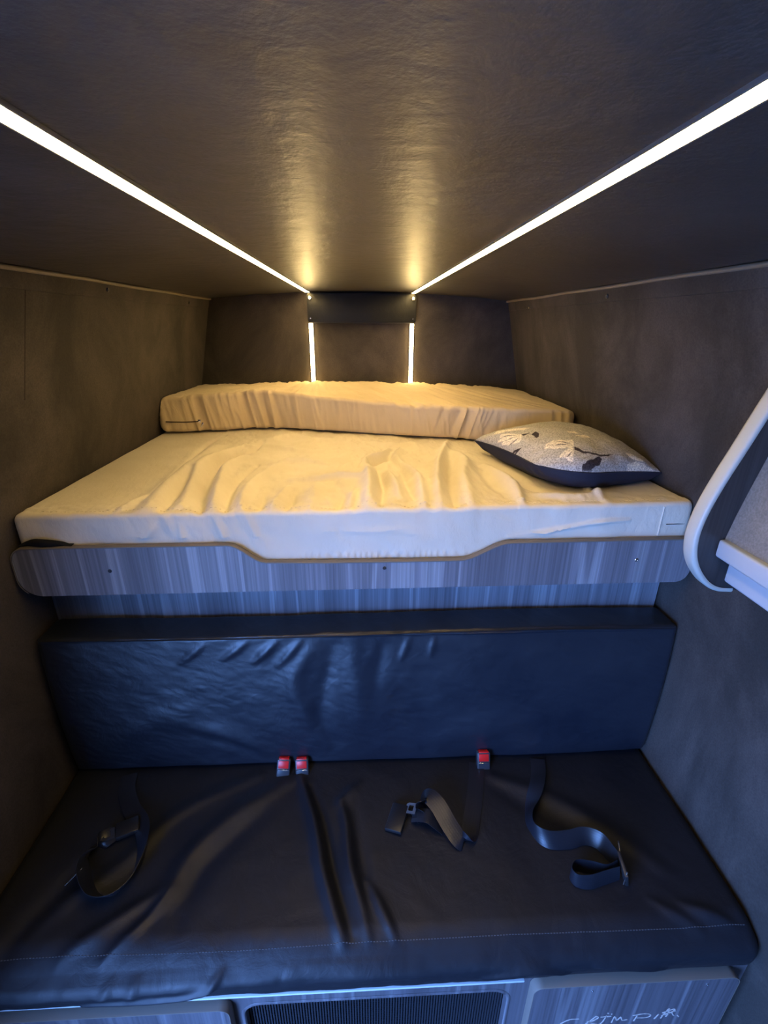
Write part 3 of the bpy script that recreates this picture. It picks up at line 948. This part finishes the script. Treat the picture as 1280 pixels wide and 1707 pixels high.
cushion('cover', -0.872, 0.880, lambda X: 0.572 - 0.006 * np.clip((-X - .2) / .6, 0, 1), 1.150, seat_zb, seat_zt, 0.016, 0.03, 420, 46, 200, seat_disp, M['seat_leather'], se, 75,
        xlo=lambda z: -(wx(z) - 0.004), xhi=lambda z: wx(z) - 0.004)
bm = bmesh.new()
for k in range(255):
    x = -0.85 + k * 0.0067
    y = 0.608 + 0.002 * math.sin(x * 6)
    a = lambda v: np.array([[v]])
    z = float(seat_zt(x, y)) + float(seat_disp(a(x), a(y), a(0.45), a(0.0), a(1.0))[0, 0])
    add_box(bm, (x, y, z + 0.0003), (0.0038, 0.0014, 0.0014))
tag(bm_obj('stitching', bm, M['thread'], se), kind='stuff')


def seat_z(x, y):
    a = lambda v: np.array([[v]])
    return float(seat_zt(x, y)) + float(seat_disp(a(x), a(y), a(0.45), a(0.0), a(1.0))[0, 0])


# ------------------------------------------------------------------ bench cabinet
ce = tag(empty('bench_cabinet', (0, 0.58, 0.0)), 'grey wood-grain bench cabinet with raised doors and a black mesh vent under the seat', 'cabinet')
bm = bmesh.new()
# carcass: front frame with an opening for the vent, ends, top and bottom rails
CX0, CX1, CT = -0.872, 0.872, 0.3385
hx0, hx1, hz0, hz1 = -0.280, 0.322, 0.045, 0.290
def front_frame():
    bm = bmesh.new()
    inner = rrect(hx0, hx1, hz0, hz1, (.04,) * 4, 6)
    outer = []
    n = len(inner)
    for (x, z) in inner:   # project each inner vertex to the outer rectangle
        cx_, cz_ = (hx0 + hx1) / 2, (hz0 + hz1) / 2
        dx, dz = x - cx_, z - cz_
        tx = ((CX1 - cx_) if dx > 0 else (CX0 - cx_)) / dx if abs(dx) > 1e-6 else 1e9
        tz_ = ((CT - cz_) if dz > 0 else (0.0 - cz_)) / dz if abs(dz) > 1e-6 else 1e9
        t = min(tx, tz_); outer.append([cx_ + dx * t, cz_ + dz * t])
    for X_, Z_ in ((CX0, 0), (CX1, 0), (CX1, CT), (CX0, CT)):
        k = min(range(n), key=lambda i: (outer[i][0] - X_) ** 2 + (outer[i][1] - Z_) ** 2); outer[k] = [X_, Z_]
    R = [[bm.verts.new((p[0], y, p[1])) for p in ring] for ring, y in ((outer, 0.58), (inner, 0.58), (inner, 0.598), (outer, 0.598))]
    for a in range(4):
        A, B = R[a], R[(a + 1) % 4]
        for k in range(n): bm.faces.new((A[k], A[(k + 1) % n], B[(k + 1) % n], B[k]))
    return bm
bm.free()
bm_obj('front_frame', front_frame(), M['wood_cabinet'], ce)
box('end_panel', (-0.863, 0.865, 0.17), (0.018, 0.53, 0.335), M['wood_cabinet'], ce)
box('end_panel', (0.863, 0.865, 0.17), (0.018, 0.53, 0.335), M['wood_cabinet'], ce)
box('top_panel', (0, 0.87, 0.334), (1.70, 0.53, 0.012), M['wood_edge'], ce)
tag(box('trim_strip', (-0.262, 0.5835, 0.3375), (1.222, 0.024, 0.0065), M['strip_edge'], ce, None, 0.002), 'pale edging strip along the top of the cabinet')


def door(x0, x1, z0, z1, label=None):
    d = prism('door', rrect(x0, x1, z0, z1, (.022, .022, .022, .022), 6), 0.558, 0.5795, M['wood_cabinet'], ce, 0.0015, seg=1)
    pts = rrect(x0, x1, z0, z1, (.022,) * 4, 6)
    bm = bmesh.new(); rows = []; n = len(pts); cx_ = (x0 + x1) / 2; cz_ = (z0 + z1) / 2
    for i, (x, z) in enumerate(pts):
        a = np.array(pts[i - 1]); b = np.array(pts[(i + 1) % n]); dd = b - a; dd = dd / np.hypot(*dd)
        rows.append([bm.verts.new((x + dd[1] * h, y, z - dd[0] * h)) for y, h in ((0.5575, -.0004), (0.5575, .0012), (0.559, .0018), (0.5792, .0018), (0.5792, -.0004))])
    for i in range(n):
        a, b = rows[i], rows[(i + 1) % n]
        for k in range(4): bm.faces.new((a[k], b[k], b[k + 1], a[k + 1]))
    bm_obj('edge_band', bm, M['wood_edge'], d, 40)
    return d


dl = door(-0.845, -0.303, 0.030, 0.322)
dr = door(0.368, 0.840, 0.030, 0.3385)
tag(dr, 'right cabinet door with pale handwriting')
# handwriting on the right door: single strokes of marker
INK = [
    [(0.4889, 0.2016), (0.4679, 0.2008), (0.45, 0.187), (0.4461, 0.1763), (0.4562, 0.1656), (0.4835, 0.1689)],
    [(0.496, 0.1579), (0.515, 0.1853), (0.5282, 0.2074), (0.5344, 0.2013), (0.523, 0.1884), (0.5115, 0.1857), (0.5295, 0.1758), (0.5384, 0.1692)],
    [(0.5535, 0.2086), (0.5478, 0.1817), (0.5412, 0.1705), (0.5317, 0.1755)],
    [(0.5539, 0.2202), (0.5561, 0.2176)], [(0.5633, 0.2153), (0.5653, 0.2135)],
    [(0.5395, 0.2039), (0.5648, 0.205)],
    [(0.5704, 0.1752), (0.5738, 0.2025), (0.5813, 0.1859), (0.5863, 0.1932), (0.5896, 0.1984), (0.5945, 0.1844), (0.6072, 0.1854)],
    [(0.6277, 0.2005), (0.6239, 0.1772)],
    [(0.6167, 0.2017), (0.6392, 0.2071), (0.6545, 0.2054), (0.6607, 0.1969), (0.6514, 0.19), (0.6297, 0.1908)],
    [(0.6791, 0.2012), (0.6728, 0.1814)],
    [(0.6878, 0.1821), (0.6945, 0.2089), (0.7, 0.2223), (0.7017, 0.2003), (0.6992, 0.1888)],
    [(0.6866, 0.2058), (0.7132, 0.2209), (0.7109, 0.2032), (0.7183, 0.1906)],
    [(0.6872, 0.194), (0.7173, 0.2127)], [(0.7268, 0.1913), (0.7315, 0.1844)],
]
bm = bmesh.new()
for s in INK:
    c = catmull([(x, 0, z) for x, z in s], 6) if len(s) > 2 else [np.array((x, 0, z)) for x, z in s]
    rows = []
    for i, p in enumerate(c):
        d = c[min(i + 1, len(c) - 1)] - c[max(i - 1, 0)]; d = d / (np.linalg.norm(d) + 1e-9)
        w = 0.0013 + 0.0004 * math.sin(i * 1.7)
        nx_, nz_ = -d[2] * w, d[0] * w
        rows.append([bm.verts.new((p[0] + a * nx_, y, p[2] + a * nz_)) for a, y in ((-1, 0.5574), (1, 0.5574), (1, 0.5580), (-1, 0.5580))])
    for a, b in zip(rows, rows[1:]):
        for k in range(4): bm.faces.new((a[k], b[k], b[(k + 1) % 4], a[(k + 1) % 4]))
    bm.faces.new(rows[0]); bm.faces.new(rows[-1][::-1])
bm_obj('handwriting', bm, M['paint'], dr)
for x, z in ((0.50, 0.318), (0.765, 0.318)):
    screw('screw', (x, 0.5578, z), (0, -1, 0), 0.003, M['chrome'], dr, 0.001)
# vent: a board edge ring, black backing and ribbed mesh
vent = box('vent_backing', ((hx0 + hx1) / 2, 0.6035, (hz0 + hz1) / 2), (hx1 - hx0 + 0.03, 0.004, hz1 - hz0 + 0.03), M['mesh_back'], ce)
bm = bmesh.new()
x = hx0 - 0.006
while x < hx1 + 0.006:
    add_box(bm, (x, 0.5995, (hz0 + hz1) / 2), (0.0032, 0.0032, hz1 - hz0 + 0.01)); x += 0.0064
z = hz0
while z < hz1 + 0.004:
    add_box(bm, ((hx0 + hx1) / 2, 0.6008, z), (hx1 - hx0 + 0.01, 0.0010, 0.0012)); z += 0.008
tag(bm_obj('vent_mesh', bm, M['mesh_black'], vent), kind='stuff')
ring = rrect(hx0, hx1, hz0, hz1, (.04,) * 4, 6)
bm = bmesh.new(); rows = []
n = len(ring)
for i, (x, z) in enumerate(ring):
    a = np.array(ring[i - 1]); b = np.array(ring[(i + 1) % n]); dd = b - a; dd = dd / np.hypot(*dd)
    ox, oz = -dd[1], dd[0]
    rows.append([bm.verts.new((x + ox * h, y, z + oz * h)) for y, h in ((0.5795, -.006), (0.5778, -.003), (0.5778, 0.001), (0.580, .003), (0.597, .003), (0.597, -0.0005))])
for i in range(n):
    a, b = rows[i], rows[(i + 1) % n]
    for k in range(5): bm.faces.new((a[k], b[k], b[k + 1], a[k + 1]))
bm_obj('vent_edge', bm, M['wood_cabinet'], ce, 40)


# ------------------------------------------------------------------ belts
def ribbon(name, keys, mat, parent, width=0.045, th=0.0014, n=9):
    """keys: (centre point, width direction). Smooth strap with real thickness and UVs"""
    C_ = catmull([k[0] for k in keys], n); W_ = catmull([k[1] for k in keys], n)
    bm = bmesh.new(); uvl = bm.loops.layers.uv.new('UVMap'); rows = []; s = 0; prev = None; dist = []
    for i, (c, w) in enumerate(zip(C_, W_)):
        c = Vector(c); w = Vector(w).normalized()
        t = Vector(C_[min(i + 1, len(C_) - 1)]) - Vector(C_[max(i - 1, 0)])
        t.normalize(); w = (w - t * w.dot(t)).normalized(); nn_ = t.cross(w).normalized()
        if prev is not None: s += (c - prev).length
        prev = c; dist.append(s)
        sec = [(-.5, .35), (-.47, .5), (-.2, .62), (.2, .62), (.47, .5), (.5, .35), (.5, -.35), (.47, -.5), (.2, -.62), (-.2, -.62), (-.47, -.5), (-.5, -.35)]
        rows.append([bm.verts.new(c + w * width * a + nn_ * th * b) for a, b in sec])
    m_ = len(rows[0])
    us = [-.5, -.47, -.2, .2, .47, .5, .5, .47, .2, -.2, -.47, -.5]
    for i in range(len(rows) - 1):
        for k in range(m_):
            k2 = (k + 1) % m_
            f = bm.faces.new((rows[i][k], rows[i][k2], rows[i + 1][k2], rows[i + 1][k]))
            for lp_, (uu, vv) in zip(f.loops, ((us[k], dist[i]), (us[k2], dist[i]), (us[k2], dist[i + 1]), (us[k], dist[i + 1]))):
                lp_[uvl].uv = (uu, vv)
    bm.faces.new(rows[0]); bm.faces.new(rows[-1][::-1])
    return bm_obj(name, bm, mat, parent, 60)


def frame_mat(c, xdir, up):
    """rotation whose x axis is xdir and whose z axis is close to up"""
    x = Vector(xdir).normalized(); z = Vector(up); z = (z - x * z.dot(x)).normalized(); y = z.cross(x)
    return Matrix((x, y, z)).transposed()


def tongue(parent, c, along, up, L=0.030, W=0.030, hole=True, name='tongue'):
    """flat steel latch plate with its slot; 'along' points to the free end"""
    R = frame_mat(c, along, up); c = Vector(c)
    bm = bmesh.new()
    def P(x, y, z): return c + R @ Vector((x, y, z))
    t = 0.0012
    out = [(0, -W / 2), (L * .8, -W / 2), (L, -W / 2 + .005), (L, W / 2 - .005), (L * .8, W / 2), (0, W / 2)]
    inn = [(L * .28, -W * .26), (L * .66, -W * .26), (L * .74, -W * .2), (L * .74, W * .2), (L * .66, W * .26), (L * .28, W * .26)]
    R_ = [[bm.verts.new(P(x, y, z)) for x, y in ring] for ring, z in ((out, t), (inn, t), (inn, -t), (out, -t))]
    for a in range(4):
        A, B = R_[a], R_[(a + 1) % 4]
        for k in range(6): bm.faces.new((A[k], A[(k + 1) % 6], B[(k + 1) % 6], B[k]))
    return bm_obj(name, bm, M['chrome'], parent)


up = (0, 0, 1)
# middle belt
mb = tag(empty('seat_belt', (0.27, 0.85, 0.452)), 'black lap belt folded back on itself in the middle of the bench seat', 'seat belt', 'lap belts lying on the bench seat')
z_ = lambda x, y, d=0.002: seat_z(x, y) + d
ribbon('webbing', [((0.340, 1.040, z_(.34, 1.04) + .001), (1, 0.05, 0)), ((0.325, 0.985, z_(.325, .985)), (1, 0.05, 0)), ((0.305, 0.92, z_(.30, .92)), (1, .05, 0)),
                   ((0.283, 0.86, z_(.28, .86)), (1, .1, 0)), ((0.268, 0.822, z_(.268, .822) + .002), (1, .25, 0)),
                   ((0.245, 0.805, z_(.25, .81) + .009), (.85, .5, .05)), ((0.222, 0.835, z_(.22, .83) + .018), (.80, .55, .15)),
                   ((0.195, 0.885, z_(.2, .88) + .034), (.72, .55, .25)), ((0.170, 0.915, z_(.17, .91) + .034), (.6, .7, .1)),
                   ((0.150, 0.905, z_(.15, .9) + .022), (.45, .85, 0)), ((0.148, 0.885, z_(.15, .88) + .010), (.35, .9, 0)),
                   ((0.128, 0.873, z_(.13, .87) + .007), (.35, .9, 0))], M['webbing'], mb, 0.045)
ribbon('webbing', [((0.205, 0.845, z_(.2, .84) + .003), (.35, .9, 0)), ((0.185, 0.852, z_(.18, .85) + .018), (.35, .9, 0.0)), ((0.165, 0.862, z_(.165, .86) + .026), (.35, .9, 0)),
                   ((0.145, 0.870, z_(.145, .87) + .020), (.35, .9, 0)), ((0.125, 0.876, z_(.125, .876) + .010), (.35, .9, 0))], M['webbing'], mb, 0.040)
R = frame_mat(None, (-.93, .36, -.10), up)
bm = bmesh.new(); add_box(bm, (0.083, 0.872, z_(.083, .87) + .008), (0.046, 0.078, 0.012), R, 0.003, 2)
o = bm_obj('tongue_cover', bm, M['black'], mb, 40)
tongue(mb, (0.136, 0.886, z_(.13, .88) + .021), (-.93, .36, -.25), up, 0.030, 0.032)
# right belt
rb = tag(empty('seat_belt', (0.50, 0.85, 0.452)), 'black lap belt snaking in an s shape on the right half of the bench seat', 'seat belt', 'lap belts lying on the bench seat')
ribbon('webbing', [((0.530, 1.045, z_(.53, 1.04) + .002), (1, .15, .1)), ((0.517, 1.00, z_(.517, 1.0) + .004), (1, .1, .15)), ((0.490, 0.945, z_(.49, .945) + .008), (.95, 0, .3)),
                   ((0.458, 0.895, z_(.458, .895) + .014), (.75, .1, .6)), ((0.437, 0.850, z_(.437, .85) + .018), (.35, .15, .9)),
                   ((0.440, 0.815, z_(.44, .815) + .019), (-.1, .40, .9)), ((0.470, 0.793, z_(.47, .793) + .017), (-.15, .60, .8)),
                   ((0.520, 0.793, z_(.52, .79) + .015), (-.05, .70, .7)), ((0.565, 0.800, z_(.565, .80) + .017), (.15, .60, .75)),
                   ((0.597, 0.785, z_(.597, .78) + .019), (.40, .40, .8)), ((0.610, 0.755, z_(.61, .75) + .018), (.35, .2, .9)),
                   ((0.618, 0.735, z_(.618, .735) + .018), (.2, .2, .95))], M['webbing'], rb, 0.042)
ribbon('webbing', [((0.612, 0.722, z_(.61, .72) + .020), (.1, .2, 1)), ((0.580, 0.712, z_(.58, .71) + .020), (0, .2, 1)), ((0.545, 0.722, z_(.545, .72) + .021), (0, .15, 1)),
                   ((0.510, 0.727, z_(.51, .73) + .021), (0, .1, 1)), ((0.492, 0.712, z_(.49, .71) + .021), (0, 0, 1)), ((0.500, 0.695, z_(.5, .695) + .020), (.0, .1, 1)),
                   ((0.530, 0.690, z_(.53, .69) + .020), (0, .25, 1)), ((0.570, 0.698, z_(.57, .70) + .020), (0, .25, 1)), ((0.610, 0.706, z_(.61, .706) + .020), (0, .2, 1))], M['webbing'], rb, 0.040)
R = frame_mat(None, (.12, .98, .12), (1, -.1, .25))
bm = bmesh.new()
add_box(bm, (0.622, 0.715, z_(.62, .715) + .021), (0.056, 0.044, 0.008), R, 0.0018)
bm_obj('adjuster', bm, M['dark_metal'], rb, 40)
tube('pin', [(0.614, 0.690, z_(.62, .69) + .006), (0.616, 0.692, z_(.62, .69) + .044)], 0.0022, M['chrome'], rb)
tongue(rb, (0.626, 0.735, z_(.63, .735) + .022), (.30, .93, .15), (1, -.3, .2), 0.036, 0.036)
# left belt
lb = tag(empty('seat_belt', (-0.60, 0.85, 0.452)), 'black lap belt curled into a loop on the shadowed left end of the bench seat', 'seat belt', 'lap belts lying on the bench seat')
ribbon('webbing', [((-0.70, 1.04, z_(-.7, 1.04) + .002), (1, .1, 0)), ((-0.685, 0.99, z_(-.685, .99) + .003), (1, .2, 0)), ((-0.645, 0.93, z_(-.645, .93) + .008), (.9, .35, .15)),
                   ((-0.600, 0.885, z_(-.6, .885) + .012), (.75, .45, .4)), ((-0.570, 0.835, z_(-.57, .83) + .018), (.75, .1, .65)),
                   ((-0.560, 0.780, z_(-.56, .78) + .019), (.5, -.2, .8)), ((-0.566, 0.735, z_(-.566, .735) + .019), (.3, -.45, .8)),
                   ((-0.592, 0.708, z_(-.59, .71) + .019), (0, -.5, .85)), ((-0.632, 0.712, z_(-.63, .71) + .018), (-.3, -.45, .8)),
                   ((-0.668, 0.745, z_(-.668, .745) + .017), (-.5, -.3, .8)), ((-0.690, 0.785, z_(-.69, .785) + .017), (-.4, -.2, .85)),
                   ((-0.690, 0.825, z_(-.69, .825) + .015), (.7, .5, .3)), ((-0.655, 0.860, z_(-.655, .86) + .012), (-.4, .9, .1))], M['webbing'], lb, 0.043)
R = frame_mat(None, (-.90, -.40, 0), up)
bm = bmesh.new(); add_box(bm, (-0.628, 0.872, z_(-.63, .87) + .012), (0.055, 0.045, 0.014), R, 0.004)
bm_obj('tongue_cover', bm, M['black'], lb, 40)
tongue(lb, (-0.655, 0.860, z_(-.65, .86) + .014), (-.90, -.42, .05), up, 0.032, 0.030)
tube('pin', [(-0.683, 0.765, z_(-.68, .76) + .028), (-0.710, 0.735, z_(-.71, .735) + .020)], 0.0018, M['chrome'], lb)

# three buckles in the crease
def buckle(x, y, z, tilt, roll, label):
    e = tag(empty('belt_buckle', (x, y, z - 0.03)), label, 'buckle', 'red button belt buckles in the seat crease')
    R = Matrix.Rotation(roll, 3, 'Y') @ Matrix.Rotation(tilt, 3, 'X')
    c = Vector((x, y, z))
    bm = bmesh.new(); add_box(bm, c, (0.040, 0.022, 0.066), R, 0.004, 3)
    bm_obj('housing', bm, M['red_body'], e, 40)
    bm = bmesh.new(); add_box(bm, c + R @ Vector((0, -0.0105, 0.017)), (0.030, 0.004, 0.022), R, 0.0015, 2)
    add_box(bm, c + R @ Vector((0, -0.002, 0.0325)), (0.030, 0.016, 0.004), R, 0.0012, 2)
    bm_obj('button', bm, M['red'], e, 40)
    bm = bmesh.new(); add_box(bm, c + R @ Vector((0, -0.0125, 0.0015)), (0.034, 0.0022, 0.0028), R, 0.0008, 1)
    bm_obj('slot_rim', bm, M['chrome'], e, 40)
    box('stalk', c + R @ Vector((0, 0.001, -0.038)), (0.024, 0.006, 0.012), M['black'], e, R)


buckle(-0.246, 1.036, 0.461, math.radians(-24), math.radians(5), 'belt buckle with red button in the seat crease, left one of the pair')
buckle(-0.190, 1.036, 0.459, math.radians(-22), math.radians(-3), 'belt buckle with red button in the seat crease, right one of the pair')
buckle(0.357, 1.036, 0.462, math.radians(-22), math.radians(1), 'single belt buckle with red button in the seat crease above the middle belt')

# ------------------------------------------------------------------ overhead locker on the right wall
she = tag(empty('wall_locker', (0.72, 0.78, 1.213)), 'curved overhead locker on the right wall with pale rounded edge and pale bottom rails', 'locker')
LY = 0.78
outer = [(0.757, 1.735), (0.745, 1.700), (0.7225, 1.640), (0.695, 1.565), (0.6725, 1.500), (0.652, 1.442), (0.636, 1.388), (0.629, 1.345), (0.630, 1.3115), (0.638, 1.280), (0.654, 1.2525), (0.676, 1.229), (0.700, 1.216), (0.730, 1.213)]
outer = [tuple(p[:2]) for p in catmull([(a, b, 0) for a, b in outer], 5)]
wallside = [(float(wx(z)) - 0.0015, z) for z in (1.213, 1.27, 1.35, 1.42, 1.50, 1.60, 1.70, 1.735)]
prism('end_panel', outer + wallside, LY, LY + 0.026, M['wood_dark'], she, 0.0)
prism('end_panel', outer + wallside, 0.06, 0.09, M['wood_dark'], she, 0.0)
bm = bmesh.new(); rows = []
for i, (x, z) in enumerate(outer):
    a = np.array(outer[max(i - 1, 0)]); b = np.array(outer[min(i + 1, len(outer) - 1)]); dd = b - a; dd = dd / np.hypot(*dd)
    ox, oz = dd[1], -dd[0]
    rows.append([bm.verts.new((x + ox * h, y, z + oz * h)) for y, h in ((0.7785, -.0045), (0.7768, -.001), (0.7775, .0025), (0.780, .0048), (0.784, .0058), (0.802, .0058), (0.807, .0045), (0.8090, .001), (0.8078, -.0045))])
for a, b in zip(rows, rows[1:]):
    for k in range(8): bm.faces.new((a[k], b[k], b[k + 1], a[k + 1]))
bm.faces.new(rows[0]); bm.faces.new(rows[-1])
tag(bm_obj('edge_band', bm, M['light_edge'], she, 50), 'pale rounded edge band of the locker end')
fp = [(0.684, 1.322), (0.692, 1.370), (0.704, 1.427), (0.718, 1.488), (0.736, 1.56), (0.750, 1.64), (0.745, 1.70)]
fp = fp[:-1]
prism('front_panel', fp + [(x + 0.006, z) for x, z in fp[::-1]], 0.09, LY - 0.0005, M['locker_suede'], she)
box('bottom_panel', (0.785, 0.435, 1.246), (0.135, 0.69, 0.012), M['wood_dark'], she, None, 0.001)


def rail(x0, x1, z0, z1, y1, label):
    bm = bmesh.new(); add_box(bm, ((x0 + x1) / 2, (y1 + 0.09) / 2, (z0 + z1) / 2), (x1 - x0, y1 - 0.09, z1 - z0), None, 0.005, 3)
    return tag(bm_obj('rail', bm, M['rail'], she, 40), label)


rail(0.672, 0.702, 1.290, 1.326, LY - 0.001, 'upper pale rail')
rail(0.697, 0.733, 1.240, 1.280, LY - 0.010, 'lower pale rail')
bm = bmesh.new(); add_box(bm, (0.706, 0.43, 1.285), (0.016, 0.68, 0.012), None, 0.001)
tag(bm_obj('rail_channel', bm, M['dark_metal'], she, 40), 'dark channel between the rails')
